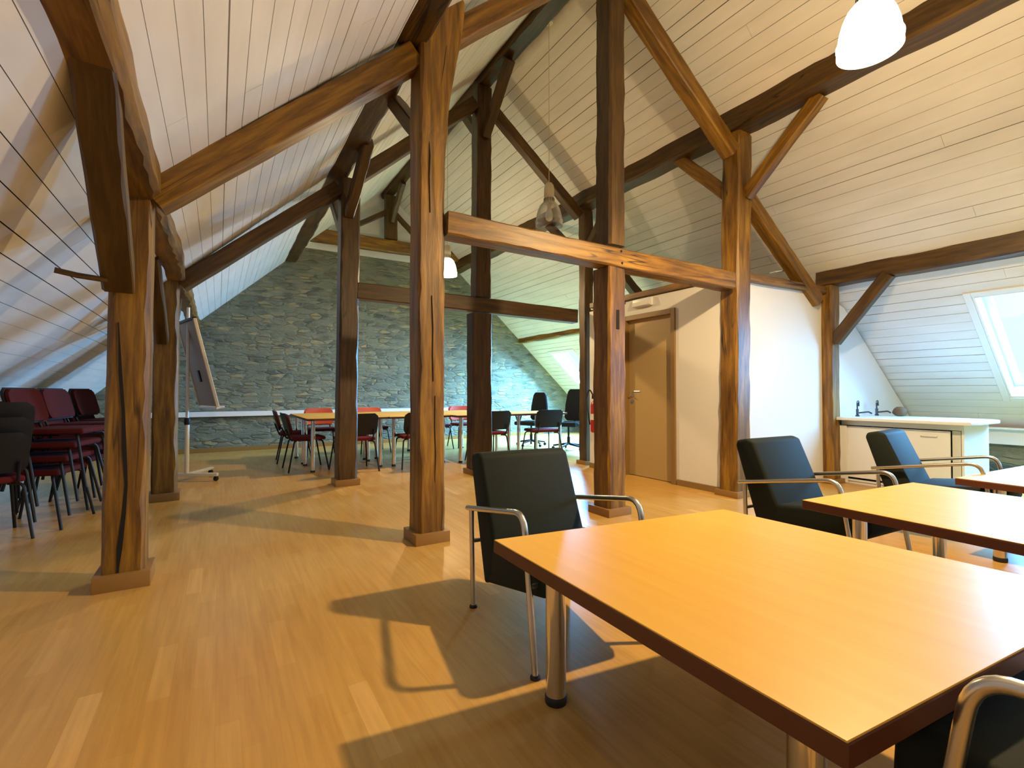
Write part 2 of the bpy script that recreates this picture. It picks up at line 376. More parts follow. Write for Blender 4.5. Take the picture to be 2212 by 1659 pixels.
# stone gable with boarded top
xs = [(KX_L-0.1, 0.0), (KX_R+0.1, 0.0), (KX_R+0.1, 0.58), ((7.8176-3.78)/0.894+0.04, 3.78), ((3.78-2.5176)/0.917-0.04, 3.78), (KX_L-0.1, 0.36)]
b = MB(); b.prism(xs, 'y', YG, YG+0.3); struct(b.build('wall_gable', 'stone'))
b = MB(); z = 3.78
rnd = random.Random(4)
while z < 5.2:
    e = z+0.125; xl = (z-2.5176)/0.917-0.03; xr = (7.8176-z)/0.894+0.03; xl2 = min((e-2.5176)/0.917-0.03, RX); xr2 = max((7.8176-e)/0.894+0.03, RX+0.02)
    g = rnd.choice((0.0015, 0.002, 0.004)); b.prism([(xl, z+g), (xr, z+g), (xr2, e), (xl2, e)], 'y', YG-0.02, YG+0.1); z = e
struct(b.build('wall_gable_boards', 'white'))
b = MB(); b.prism([(KX_L-0.1, 0), (KX_R+0.1, 0), (KX_R+0.1, 0.58), (RX, 5.24), (KX_L-0.1, 0.36)], 'y', YB-0.2, YB); struct(b.build('wall_back', 'plaster'))
b = MB(); b.box(KX_L-0.15, KX_L, YB, YG, 0, 0.37); struct(b.build('wall_left', 'plaster'))
b = MB(); b.box(KX_R, KX_R+0.2, YB, YG, 0, 0.42); struct(b.build('wall_right', 'stone'))
b = MB(); b.box(7.98, KX_R+0.16, YB, 2.94, 0.42, 0.60, 0.004, 1); b.box(7.90, KX_R+0.1, YB, 2.94, 0.60, 0.625, 0.006, 2); struct(b.build('trim_2', 'paint'))
b = MB(); b.box(KX_L, 6.9, YG-0.022, YG-0.001, 0, 0.075, 0.003, 1); struct(b.build('baseboard_gable', 'plinth'))
# service box: door wall, front wall, lid
XW = 4.42
b = MB()
DY0, DY1, DZ = 3.75, 4.49, 1.955
for q in ((3.06, DY0, 0, 2.19), (DY1, 5.19, 0, 2.16), (DY0, DY1, DZ, 2.19)): b.box(XW, XW+0.10, *q)
struct(b.build('wall_door', 'plaster'))
b = MB(); b.prism([(4.50, 0), (7.97, 0), (7.97, 0.66), (6.42, 2.05), (6.05, 2.19), (4.50, 2.19)], 'y', 3.02, 3.11)
for v in b.bm.verts: v.co.y += KS*(v.co.x-4.55)
struct(b.build('wall_front', 'plaster'))
b = MB(); b.prism([(XW+0.10, 0), (7.95, 0), (7.95, 0.68), (6.28, 2.16), (XW+0.10, 2.16)], 'y', 5.10, 5.19); struct(b.build('wall_rear', 'plaster'))
b = MB(); b.box(XW+0.02, 6.2, 3.12, 5.185, 2.19, 2.21); struct(b.build('ceiling_box', 'white'))
b = MB(); b.box(XW-0.014, XW-0.001, 3.07, DY0-0.06, 0, 0.065, 0.002, 1); b.box(XW-0.014, XW-0.001, DY1+0.06, 5.19, 0, 0.065, 0.002, 1); struct(b.build('baseboard_door', 'doorframe'))
d = thing('door_1', None, None, (XW, (DY0+DY1)/2, 0)); d['kind'] = 'structure'
b = MB(); hw = (DY1-DY0)/2
for s in (-1, 1): b.box(-0.022, 0.10, s*hw-0.045 if s < 0 else hw-0.015, s*hw+0.015 if s < 0 else hw+0.045, 0, DZ+0.045, 0.003, 1)
b.box(-0.0205, 0.10, -hw+0.015, hw-0.015, DZ-0.015, DZ+0.045, 0.003, 1); b.build('door_frame', 'doorframe', d)
b = MB(); b.box(0.045, 0.085, -hw+0.012, hw-0.012, 0.006, DZ-0.012, 0.002, 1); lf = b.build('door_leaf', 'doorleaf', d)
b = MB(); b.lathe([(0.022, 0), (0.022, 0.01)], n=18); b.lathe([(0.008, 0.01), (0.008, 0.05)], n=12); hd = b.build('handle', 'steel', lf, (0.045, hw-0.075, 1.0)); hd.rotation_euler = (0, radians(-90), 0)
b = MB(); b.tube(bent([(0.045, 0, 0), (0.05, -0.02, 0), (0.05, -0.12, 0)], 0.012), 0.009, 10); q = b.build('lever', 'steel', hd); q['label'] = 'satin steel lever'
b = MB(); b.lathe([(0.024, 0), (0.024, 0.009)], n=18); kp = b.build('keyplate', 'steel', lf, (0.045, hw-0.075, 0.925)); kp.rotation_euler = (0, radians(-90), 0)
# skylights, the seen ones and the added unseen pair
for k, (xa, xb, ya, yb, _) in enumerate(SKY):
    w = thing('window_%d' % (k+1), None, None, (xa, (ya+yb)/2, roof_r(xa))); w['kind'] = 'structure'
    down = Vector((1, 0, SLOPE_R)).normalized(); Y = Vector((0, 1, 0)); Z = Y.cross(down) * -1
    Z = NR * -1                                                       # into the room
    R = Matrix((down, Z.cross(down), Z)).transposed().to_4x4()
    w.matrix_world = Matrix.Translation(Vector((xa, (ya+yb)/2, roof_r(xa)))) @ R
    L = (xb-xa)*SR; hw = (yb-ya)/2
    def ring(o, i, z0, z1, nm, mt, par=w):
        b = MB()
        b.box(-o, L+o, -hw-o, -hw+i, z0, z1, 0.003, 1); b.box(-o, L+o, hw-i, hw+o, z0, z1, 0.003, 1)
        b.box(-o, i, -hw+i, hw-i, z0, z1, 0.003, 1); b.box(L-i, L+o, -hw+i, hw-i, z0, z1, 0.003, 1)
        return b.build(nm, mt, par)
    ring(0.06, 0.0, -0.005, 0.014, 'architrave', 'paint')
    ring(0.0, 0.022, -0.24, 0.006, 'lining', 'paint')
    s = ring(-0.028, 0.085, -0.20, -0.15, 'sash', 'paint')
    b = MB(); b.box(0.08, L-0.08, -hw+0.08, hw-0.08, -0.180, -0.174); b.build('pane', 'pane', s)

# ------------------------------------------------------------------ timber frame
yA, yZ = YB+0.02, YG-0.03
beam('low_purlin', 'low dark purlin along the left roof slope above the front left post', 'beam', (-0.40, yA, 2.24), (-0.40, yZ, 2.24), 0.24, 0.24, m='oak', seed=1, cham=0.03, wob=0.014)
beam('middle_purlin', 'middle purlin halfway up the left roof slope', 'beam', (1.11, yA, 3.57), (1.11, yZ, 3.57), 0.25, 0.22, m='oakdark', seed=2, cham=0.025, wob=0.012)
beam('ridge_purlin', 'dark ridge purlin along the top of the roof', 'beam', (2.926, yA, 5.13), (2.926, yZ, 5.10), 0.19, 0.18, m='oakdark', seed=3, wob=0.012)
beam('middle_purlin', 'middle purlin halfway up the right roof slope behind the lit lamp', 'beam', (4.515, yA, 3.80), (4.515, yZ, 3.80), 0.25, 0.22, m='oakdark', seed=4, cham=0.02, wob=0.012)
beam('low_purlin', 'low purlin along the right roof slope above the skylight', 'beam', (6.105, yA, 2.38), (6.105, 2.99, 2.38), 0.21, 0.21, m='oakdark', seed=5, wob=0.010)
beam('low_purlin', 'low purlin on the right roof slope beside the stone gable', 'beam', (6.26, 5.37, 2.31), (6.26, yZ, 2.31), 0.21, 0.19, m='oak', seed=6, wob=0.012)
beam('wall_plate', 'dark plate on top of the door wall', 'beam', (4.45, 3.17, 2.235), (4.45, 5.15, 2.235), 0.12, 0.075, m='oak', seed=7, wob=0.004, cham=0.008)
# posts of the front frame
A1P = post('front left post with a long crack, nearest to the left edge', -0.525, -0.335, F1, 2.16, 0.185, seed=11, plinth=0.085, x0t=-0.50, x1t=-0.32)
B1 = post('tall post with a flared head, left of the dark green armchair', 1.175, 1.37, F1, 3.88, 0.20, seed=12, plinth=0.075,
     prof=[(0.0, (0, 0, 0, 0)), (0.70, (0, 0, 0, 0)), (0.76, (0.005, 0.012, 0.03, 0)), (1.0, (0.0, 0.14, 0.03, 0))])
C1 = post('cut post with a mortise slot under the front tie beam', 2.80, 3.00, F1, 2.11, 0.21, seed=13, plinth=0.065)
D1 = post('scarred post at the corner of the white service box', 4.36, 4.585, F1, 3.69, 0.20, seed=14, plinth=0.06, x0t=4.44, x1t=4.66)
post('slim post at the right end of the front frame beside the white counter', 5.965, 6.15, F1, 2.27, 0.19, seed=15, plinth=0.05)
beam('king_post', 'king post standing on the front tie beam in front of the hanging unlit lamp', 'post', (2.925, fy(2.9, F1)+0.115, 2.31), (2.935, fy(2.9, F1)+0.115, 5.0), 0.18, 0.20, (0, 1, 0), m='oakdark', seed=16)
# posts of the middle frame
post('middle frame left post beside the flip chart', -0.54, -0.34, F2, 2.13, 0.185, seed=21, plinth=0.075)
post('middle frame post left of the tall flared post', 1.135, 1.345, F2, 3.46, 0.20, seed=22, plinth=0.07, x0t=1.16, x1t=1.37, m='oakdark')
post('middle frame post below the tie beam, behind the dark green armchair', 2.74, 3.02, F2, 2.05, 0.20, seed=23, plinth=0.065, m='oakdark')
post('middle frame weathered post at the end of the door wall', 4.505, 4.65, F2, 3.68, 0.16, seed=24, plinth=0.055, x0t=4.50, x1t=4.66, m='oakdark', yf=5.375)
beam('king_post', 'king post standing on the middle tie beam left of the hanging unlit lamp', 'post', (2.90, fy(2.9, F2)+0.11, 2.262), (2.92, fy(2.9, F2)+0.11, 5.0), 0.21, 0.19, (0, 1, 0), m='oakdark', seed=25)
# tie beams
def frame_beam(name, label, f, x0, z0, x1, z1, h, dep, off=0.0, **k):
    up = (0, 0, 1)
    return beam(name, label, 'beam', (x0, fy(x0, f)+dep/2+off, z0), (x1, fy(x1, f)+dep/2+off, z1), dep, h, up, **k)
TB = frame_beam('tie_beam', 'orange front tie beam across three posts below the unlit lamp', F1, 1.385, 2.245, 4.355, 2.145, 0.165, 0.17, -0.02, seed=31, cham=0.012)
frame_beam('tie_beam', 'thin tie beam over the white wall at the right end of the front frame', F1, 4.60, 2.225, 5.95, 2.215, 0.075, 0.12, 0.03, seed=32, cham=0.01)
frame_beam('tie_beam', 'dark tie beam of the middle frame before the stone wall', F2, 1.35, 2.20, 4.345, 2.115, 0.185, 0.16, 0.0, seed=33, m='oakdark', cham=0.012)
# struts (lower rafters parallel to the roof)
def strut(label, f, x0, zb0, x1, zb1, h=0.17, dep=0.15, off=0.0, **k):
    n = h/2*sqrt(1+((zb1-zb0)/(x1-x0))**2)
    return frame_beam('strut', label, f, x0, zb0+n, x1, zb1+n, h, dep, off, wob=0.0035, **k)
strut('sloping strut from the front left post up to the tall flared post', F1, -0.325, 2.02, 1.165, 3.30, 0.165, seed=41, cham=0.01)
strut('sloping strut from the flared post up towards the ridge', F1, 1.42, 3.525, 2.80, 4.70, 0.155, seed=42, cham=0.01)
strut('sloping strut from the middle frame left post to the next post', F2, -0.33, 2.01, 1.14, 3.24, 0.15, seed=43, cham=0.01, m='oakdark')
strut('sloping strut of the middle frame rising to its king post on the left', F2, 1.38, 3.44, 2.79, 4.66, 0.15, seed=44, cham=0.01, m='oakdark')
strut('sloping strut from the front king post down to the corner post', F1, 3.03, 4.50, 4.40, 3.36, 0.15, 0.14, -0.01, seed=45, cham=0.01)
strut('sloping strut from the corner post down to the slim right post', F1, 4.62, 2.99, 5.84, 1.98, 0.14, 0.13, 0.02, seed=46, cham=0.01)
strut('sloping strut of the middle frame from its king post down to the right', F2, 3.04, 4.66, 4.41, 3.48, 0.13, 0.13, seed=47, cham=0.01, m='oakdark')
strut('sloping strut of the middle frame above the service box', F2, 4.61, 3.30, 6.10, 1.98, 0.13, 0.13, 0.06, seed=48, cham=0.01, m='oakdark')
# knee braces running along the room
def brace(label, x, y0, z0, y1, z1, w=0.11, h=0.12, x1=None, **k):
    return beam('knee_brace', label, 'brace', (x, y0, z0), (x if x1 is None else x1, y1, z1), w, h, (0, 0, 1), cham=0.01, wob=0.004, **k)
brace('long knee brace from the front left post towards the viewer', -0.455, 3.25, 1.63, 2.05, 2.20, 0.13, 0.14, seed=51, m='oakdark', x1=-0.365)
brace('knee brace from the middle frame left post towards the front', -0.46, 5.68, 1.55, 4.75, 2.14, 0.10, 0.12, seed=52, m='oakdark')
brace('knee brace behind the middle frame left post above the flip chart', -0.42, 5.88, 1.50, 6.75, 2.15, 0.10, 0.12, seed=53, m='oakdark')
brace('knee brace behind the flared post', 1.24, 3.36, 2.95, 3.95, 3.48, 0.10, 0.11, seed=54, m='oakdark')
brace('knee brace from the middle frame post towards the front left', 1.24, 5.58, 3.05, 4.75, 3.50, 0.10, 0.12, seed=55, m='oakdark')
brace('knee brace behind the middle frame post at the left purlin', 1.22, 5.76, 2.90, 6.35, 3.47, 0.10, 0.11, seed=56, m='oakdark')
brace('knee brace from the corner post up to the purlin behind', 4.52, 3.11, 3.10, 3.72, 3.72, 0.10, 0.12, seed=57)
brace('knee brace from the corner post towards the lit lamp', 4.58, 2.94, 3.04, 2.22, 3.70, 0.10, 0.12, seed=58)
brace('knee brace in front of the weathered post', 4.52, 5.39, 3.05, 4.78, 3.70, 0.10, 0.11, seed=59, m='oakdark')
brace('knee brace behind the weathered post', 4.52, 5.56, 3.05, 6.3, 3.72, 0.10, 0.11, seed=60, m='oakdark')
brace('knee brace from the slim right post to the low purlin over the counter', 6.04, 2.81, 1.62, 2.28, 2.29, 0.10, 0.12, seed=61, m='oakdark')
brace('knee brace from the middle king post to the ridge at the front', 2.92, 5.47, 4.35, 4.85, 4.98, 0.10, 0.12, seed=62, m='oakdark')
brace('knee brace from the middle king post to the ridge behind', 2.92, 5.64, 4.42, 6.12, 4.97, 0.10, 0.11, seed=63, m='oakdark')
# gable truss
beam('collar_beam', 'collar beam of the small truss before the stone gable', 'beam', (1.20, 9.50, 3.945), (4.66, 9.50, 3.965), 0.12, 0.25, seed=71, cham=0.02)
beam('king_post', 'short king post of the truss at the stone gable', 'post', (2.93, 9.50, 4.09), (2.93, 9.50, 4.96), 0.24, 0.14, (0, 1, 0), m='oakdark', seed=72)
beam('truss_brace', 'left brace of the small gable truss', 'brace', (2.83, 9.50, 4.62), (1.98, 9.50, 4.09), 0.09, 0.10, seed=73, m='oakdark')
beam('truss_brace', 'right brace of the small gable truss', 'brace', (3.03, 9.50, 4.62), (3.62, 9.50, 4.09), 0.09, 0.10, seed=74, m='oakdark')
beam('truss_brace', 'brace from the gable king post forward to the ridge', 'brace', (2.93, 9.42, 4.45), (2.93, 8.75, 4.97), 0.09, 0.11, seed=75, m='oakdark')
# details on the timber
def discs(par, pts, nm='peg_hole'):
    for (x, y, z, r) in pts:
        b = MB(); b.lathe([(r, 0), (r, 0.006)], n=14); o = b.build(nm, 'hole', par, (0, 0, 0)); o.matrix_world = par.matrix_world.inverted() @ Matrix.Identity(4)
        o.matrix_parent_inverse = Matrix.Identity(4)
        o.matrix_basis = par.matrix_basis.inverted() @ (Matrix.Translation((x, y, z)) @ Matrix.Rotation(radians(90), 4, 'X'))
yc = fy(2.9, F1)
discs(TB, [(2.925, yc-0.017, 2.245, 0.011), (2.935, yc-0.017, 2.145, 0.011)])
discs(C1, [(2.855, yc+0.004, 1.99, 0.011), (2.955, yc+0.004, 1.985, 0.010)])
def crack(par, pts, yf):
    b = MB(); L = []; Rr = []
    for x, z, w in pts: L.append((x-w/2, z)); Rr.append((x+w/2, z))
    b.prism(L+Rr[::-1], 'y', yf-0.004, yf+0.012); b.build('crack', 'hole', par)
crack(A1P, [(-0.028, 1.42, 0.002), (-0.018, 1.15, 0.015), (-0.004, 0.95, 0.014), (0.002, 0.75, 0.020), (0.012, 0.55, 0.014), (0.004, 0.40, 0.018), (-0.012, 0.22, 0.024), (-0.020, 0.088, 0.008)], -0.0935)
crack(B1, [(-0.005, 1.72, 0.002), (0.004, 1.5, 0.007), (0.002, 1.3, 0.005), (0.008, 1.12, 0.001)], -0.1005)
crack(B1, [(0.022, 1.02, 0.001), (0.018, 0.8, 0.006), (0.026, 0.6, 0.005), (0.02, 0.42, 0.001)], -0.1005)
crack(B1, [(-0.03, 2.82, 0.001), (-0.022, 2.7, 0.008), (-0.026, 2.55, 0.005), (-0.018, 2.3, 0.001)], -0.102)
crack(B1, [(0.045, 3.2, 0.001), (0.07, 3.35, 0.006), (0.10, 3.6, 0.002)], -0.128)
b = MB(); b.box(-0.015, 0.018, -0.109, -0.09, 1.58, 1.745); b.build('mortise', 'hole', C1)
b = MB(); b.tube([(-0.16, -0.02, 0.012), (-0.08, 0.0, 0.0), (0.03, 0.02, -0.006)], 0.014, 8)
tag(b.build('wooden_peg', 'oakdark', loc=(-0.51, 3.10, 1.615)), 'dark wooden stub sticking out left of the front left post', 'peg')
b = MB(); b.prism([(0, 0), (0.46, 0.02), (0.45, 0.12), (0.05, 0.09)], 'z', 0, 0.012); o = tag(b.build('loose_board', 'white', loc=(5.22, 3.02, 2.36)), 'loose white board end lying on the thin tie beam', 'board'); o.rotation_euler = (0, radians(-12), radians(0))

# ------------------------------------------------------------------ lamps
def pendant(label, x, y, zb, lit, watts=0, ztop=5.075):
    t = thing('pendant_lamp', label, 'lamp', (x, y, zb), 0, None)
    b = MB(); b.lathe([(0.012, ztop-zb-0.035), (0.045, ztop-zb-0.03), (0.052, ztop-zb-0.001)], n=24); b.build('ceiling_rose', 'lampcase', t)
    b = MB(); b.tube([(0, 0, 0.47), (0, 0, ztop-zb-0.03)], 0.0032, 6); b.build('cord', 'lampcase', t)
    b = MB(); b.lathe([(0.010, 0.475), (0.030, 0.468), (0.047, 0.445), (0.054, 0.41), (0.055, 0.325), (0.050, 0.315), (0.056, 0.31), (0.057, 0.255), (0.048, 0.245)], n=28); cs = b.build('lamp_case', 'lampcase', t)
    for k in range(20):
        a = 2*pi*k/20; b = MB(); b.box(0.0555, 0.0585, -0.0035, 0.0035, 0.262, 0.300); o = b.build('vent_slot', 'hole', cs); o.rotation_euler = (0, 0, a)
    pr = [(0.050, 0.262), (0.075, 0.250), (0.100, 0.220), (0.120, 0.175), (0.135, 0.12), (0.143, 0.065), (0.150, 0.055), (0.150, 0.045), (0.146, 0.03), (0.148, 0.0)]
    b = MB(); b.lathe(pr, n=40, cap0=False, cap1=False); b.lathe([(r-0.004, z) for r, z in pr][::-1], n=40, cap0=False, cap1=False); b.build('glass_shade', 'shade_on' if lit else 'shade_off', t)
    b = MB(); b.lathe([(0.018, 0.25), (0.020, 0.20), (0.036, 0.15), (0.042, 0.11), (0.034, 0.075), (0.012, 0.058)], n=20); b.build('bulb', 'bulb' if lit else 'paint', t)
    if lit:
        L = bpy.data.lights.new('lamp_light', 'POINT'); L.energy = watts; L.color = WARM; L.shadow_soft_size = 0.05
        o = bpy.data.objects.new('lamp_light', L); COL.objects.link(o); o.location = (x, y, zb+0.03)
    return t
pendant('unlit clear glass pendant lamp between the two king posts', 3.035, 4.225, 2.83, False)
pendant('large brightly lit pendant lamp near the upper right corner', 2.93, 1.18, 2.85, True, 370)
pendant('small brightly lit pendant lamp near the stone gable', 2.93, 6.70, 2.79, True, 190)
pendant('added unseen lit pendant lamp over the near end of the room', 2.93, -1.6, 2.85, True, 20)  # lamp behind the camera, never in view, added for extra light

# ------------------------------------------------------------------ easy chairs
def easy_chair():
    t = thing('armchair', 'x', 'chair')
    b = MB(); b.prism([(-0.22, 0.145), (0.33, 0.275), (0.37, 0.32), (0.365, 0.40), (0.33, 0.43), (-0.13, 0.375)], 'x', -0.25, 0.25, 0.028, 3); b.build('seat', 'green', t)
    b = MB(); b.prism([(-0.232, 0.135), (-0.41, 0.70), (-0.40, 0.735), (-0.33, 0.75), (-0.285, 0.735), (-0.125, 0.36), (-0.13, 0.20)], 'x', -0.25, 0.25, 0.026, 3); b.build('backrest', 'green', t)
    for s in (-1, 1):
        x = s*0.285
        b = MB(); b.tube(bent([(x, -0.36, 0.473), (x, 0.24, 0.580), (x*1.0, 0.27, 0.40), (x*1.01, 0.335, 0.012)], 0.075, 8), 0.0125, 12); a = b.build('armrest', 'steel', t)
        b = MB(); b.lathe([(0.019, 0), (0.019, 0.008), (0.014, 0.014)], (x*1.01, 0.336, 0), 14); b.build('foot', 'rubber', a)
        b = MB(); b.tube([(x*0.98, -0.322, 0.475), (x*0.96, -0.31, 0.012)], 0.0125, 12); r = b.build('rear_leg', 'steel', t)
        b = MB(); b.lathe([(0.019, 0), (0.019, 0.008), (0.014, 0.014)], (x*0.96, -0.31, 0), 14); b.build('foot', 'rubber', r)
    b = MB(); b.tube([(-0.285, 0.285, 0.315), (0.285, 0.285, 0.315)], 0.010, 10); b.build('front_rail', 'steel', t)
    b = MB(); b.tube([(-0.275, -0.317, 0.32), (0.275, -0.317, 0.32)], 0.010, 10); b.build('rear_rail', 'steel', t)
    return t
EC = easy_chair(); first = True
for (x, y, th, lab) in [(1.315, 1.79, -5, 'dark green armchair at the nearest low table, leftmost of the row'),
                        (3.11, 1.52, -3, 'dark green armchair in front of the white wall, second in the row'),
                        (4.53, 1.385, 6, 'dark green armchair in front of the white counter'),
                        (1.325, 0.05, 182, 'dark armchair cut off by the bottom right corner')]:
    o = EC if first else copy_tree(EC); first = False
    o['label'] = lab; o.location = (x, y, 0); o.rotation_euler = (0, 0, radians(180+th)); o['group'] = 'armchairs around the low tables'; o.scale = (1, 1, 1.06 if th > 90 else 1)

# ------------------------------------------------------------------ tables
def table(name, label, corners, z, th, legs, lr, group, cat='table', top='tabletop'):
    cx = sum(c[0] for c in corners)/4; cy = sum(c[1] for c in corners)/4
    t = thing(name, label, cat, (cx, cy, 0), 0, group)
    pts = [(c[0]-cx, c[1]-cy) for c in corners]
    b = MB(); b.prism([(p[0]*0.998, p[1]*0.998) for p in pts], 'z', z-0.004, z, 0.0015, 1); b.build('tabletop', top, t)
    b = MB(); b.prism(pts, 'z', z-th, z-0.004, 0.002, 1); e = b.build('edge_panel', 'tableedge', t)
    for (lx, ly) in legs:
        lx -= cx; ly -= cy
        b = MB(); b.lathe([(lr, 0.025), (lr, z-th)], (lx, ly, 0), 28); l = b.build('leg', 'chrome', t)
        b = MB(); b.lathe([(lr*1.06, 0), (lr*1.10, 0.006), (lr*1.10, 0.022), (lr*1.0, 0.028)], (lx, ly, 0), 28); b.build('foot', 'rubber', l)
    return t
G = 'low beech tables'
table('low_table', 'nearest low beech table in the foreground', [(0.806, 1.448), (0.778, 0.35), (1.90, 0.245), (1.855, 1.31)], 0.545, 0.043, [(0.985, 1.335), (0.955, 0.50), (1.735, 0.43), (1.72, 1.19)], 0.034, G)
table('low_table', 'second low beech table, behind the right side of the nearest one', [(2.47, 1.305), (2.40, 0.20), (3.45, 0.13), (3.50, 1.215)], 0.515, 0.043, [(2.67, 1.14), (2.60, 0.36), (3.28, 0.30), (3.40, 1.065)], 0.031, G)
table('low_table', 'third low beech table at the right edge, before the counter', [(3.95, 1.155), (3.88, 0.05), (4.98, -0.02), (5.05, 1.08)], 0.51, 0.043, [(4.14, 1.00), (4.06, 0.20), (4.80, 0.15), (4.86, 0.94)], 0.031, G)
G = 'conference tables before the stone gable'
rows = [((0.97, 2.02, 6.63, 7.45), 'beech conference table at the front left end of the group'), ((2.03, 2.95, 6.60, 7.45), 'beech conference table, second from the left in the front row'),
        ((2.98, 3.98, 6.42, 7.30), 'beech conference table, third from the left in the front row'), ((3.99, 4.98, 6.42, 7.30), 'beech conference table at the front right end of the group'),
        ((0.97, 2.02, 7.47, 8.35), 'beech conference table at the rear left end of the group'), ((2.03, 2.97, 7.47, 8.35), 'beech conference table, second from the left in the rear row'),
        ((2.98, 3.96, 7.32, 8.25), 'beech conference table, third from the left in the rear row')]
for (x0, x1, y0, y1), lab in rows:
    i = 0.085
    table('conference_table', lab, [(x0, y1), (x0, y0), (x1, y0), (x1, y1)], 0.70, 0.03, [(x0+i, y1-i), (x0+i, y0+i), (x1-i, y0+i), (x1-i, y1-i)], 0.026, G)

# ------------------------------------------------------------------ stacking chairs
def stack_chair(shell, padm, seatm):
    t = thing('stacking_chair', 'x', 'chair')
    def curved(w, z0, z1, y0, lean, th, cur, rad=0.05):
        b = MB(); n = 10; cols = []
        for j in range(9):
            v = j/8; zz = z0+(z1-z0)*v; ins = 0.0
            if v > 0.75: ins = rad*(1-sqrt(max(0, 1-((v-0.75)/0.25)**2)))
            if v < 0.15: ins = rad*0.6*(1-v/0.15)
            row = []
            for i in range(n+1):
                u = -1+2*i/n; row.append((u*(w/2-ins), y0-lean*v-cur*(1-u*u)*0.6, zz))
            cols.append(row)
        f = [[b.bm.verts.new(p) for p in r] for r in cols]; k = [[b.bm.verts.new((p[0], p[1]-th, p[2])) for p in r] for r in cols]
        for j in range(8):
            for i in range(n):
                b.bm.faces.new((f[j][i], f[j][i+1], f[j+1][i+1], f[j+1][i])); b.bm.faces.new((k[j][i], k[j+1][i], k[j+1][i+1], k[j][i+1]))
        for i in range(n):
            b.bm.faces.new((f[0][i], k[0][i], k[0][i+1], f[0][i+1])); b.bm.faces.new((f[8][i], f[8][i+1], k[8][i+1], k[8][i]))
        for j in range(8):
            b.bm.faces.new((f[j][0], f[j+1][0], k[j+1][0], k[j][0])); b.bm.faces.new((f[j][n], k[j][n], k[j+1][n], f[j+1][n]))
        return b
    curved(0.46, 0.485, 0.765, -0.205, 0.075, 0.018, 0.03).build('back_shell', shell, t, ang=50)
    curved(0.43, 0.50, 0.755, -0.185, 0.07, 0.022, 0.03).build('back_pad', padm, t, ang=50)
    b = MB(); b.box(-0.225, 0.225, -0.20, 0.215, 0.405, 0.45, 0.022, 3); b.build('seat', seatm, t)
    for sx in (-1, 1):
        for sy in (-1, 1):
            b = MB(); b.tube(bent([(sx*0.14, sy*0.14, 0.398), (sx*0.215, sy*0.175, 0.396), (sx*0.255, sy*0.25, 0.0)], 0.05, 5), 0.0105, 8); b.build('leg', 'plastic', t)
        b = MB(); b.tube(bent([(sx*0.18, 0.05, 0.40), (sx*0.18, -0.215, 0.41), (sx*0.175, -0.275, 0.56)], 0.04, 5), 0.010, 8); b.build('back_support', 'plastic', t)
    return t
P1 = stack_chair('plastic', 'wine', 'wine'); P2 = stack_chair('redshell', 'redshell', 'wine')
used = set()
def put(proto, x, y, rz, z, lab, grp):
    o = proto if proto.name not in used else copy_tree(proto); used.add(proto.name)
    o.location = (x, y, z); o.rotation_euler = (0, 0, radians(rz)); o['label'] = lab; o['group'] = grp
    return o
G = 'chairs around the conference tables'
for x, y, rz, lab in [(1.02, 7.08, -88, 'black-backed chair at the left end of the conference tables, nearer one'),
                      (1.00, 7.98, -94, 'black-backed chair at the left end of the conference tables, farther one'),
                      (1.55, 6.60, 4, 'black-backed chair at the front of the tables, left of the tall flared post'),
                      (2.38, 6.55, -3, 'black-backed chair half hidden by the left edge of the tall flared post'),
                      (3.50, 6.46, 4, 'black-backed chair half hidden by the middle frame post behind the armchair'),
                      (4.48, 6.44, -8, 'black-backed chair with wine red seat at the right end of the front row')]:
    put(P1, x, y, rz, 0, lab, G)
for x, y, lab in [(1.46, 8.47, 'orange-red chair on the far side of the tables, leftmost'), (2.30, 8.47, 'orange-red chair on the far side of the tables, left of the flared post'),
                  (3.43, 8.37, 'orange-red chair on the far side of the tables, right of the flared post')]:
    put(P2, x, y, 180, 0, lab, G)
put(P2, 4.05, 8.40, 180, 0, 'orange-red chair on the far side of the tables behind the middle frame post', G)
# stacks under the left slope
P3 = stack_chair('plastic', 'red', 'red')
names = ['front stack', 'middle stack', 'rear stack']
lev = ['bottom', 'second from the bottom', 'second from the top', 'top']
for k, (sx, sy) in enumerate([(-1.15, 5.22), (-1.12, 5.92), (-1.05, 6.62)]):
    for j in range(4):
        put(P3, sx-0.05+0.048*j, sy-0.010*j, -102, 0.105*j, 'red upholstered chair, %s of the %s under the left slope' % (lev[j], names[k]), 'stacked red chairs in the dark left corner')

for j in range(3):
    put(P1, -1.46, 4.86+0.045*j, 25, 0.105*j, 'black-backed chair, %s of the stack nearest the left edge under the slope' % ('bottom', 'middle', 'top')[j], 'stacked black-backed chairs in the dark left corner')
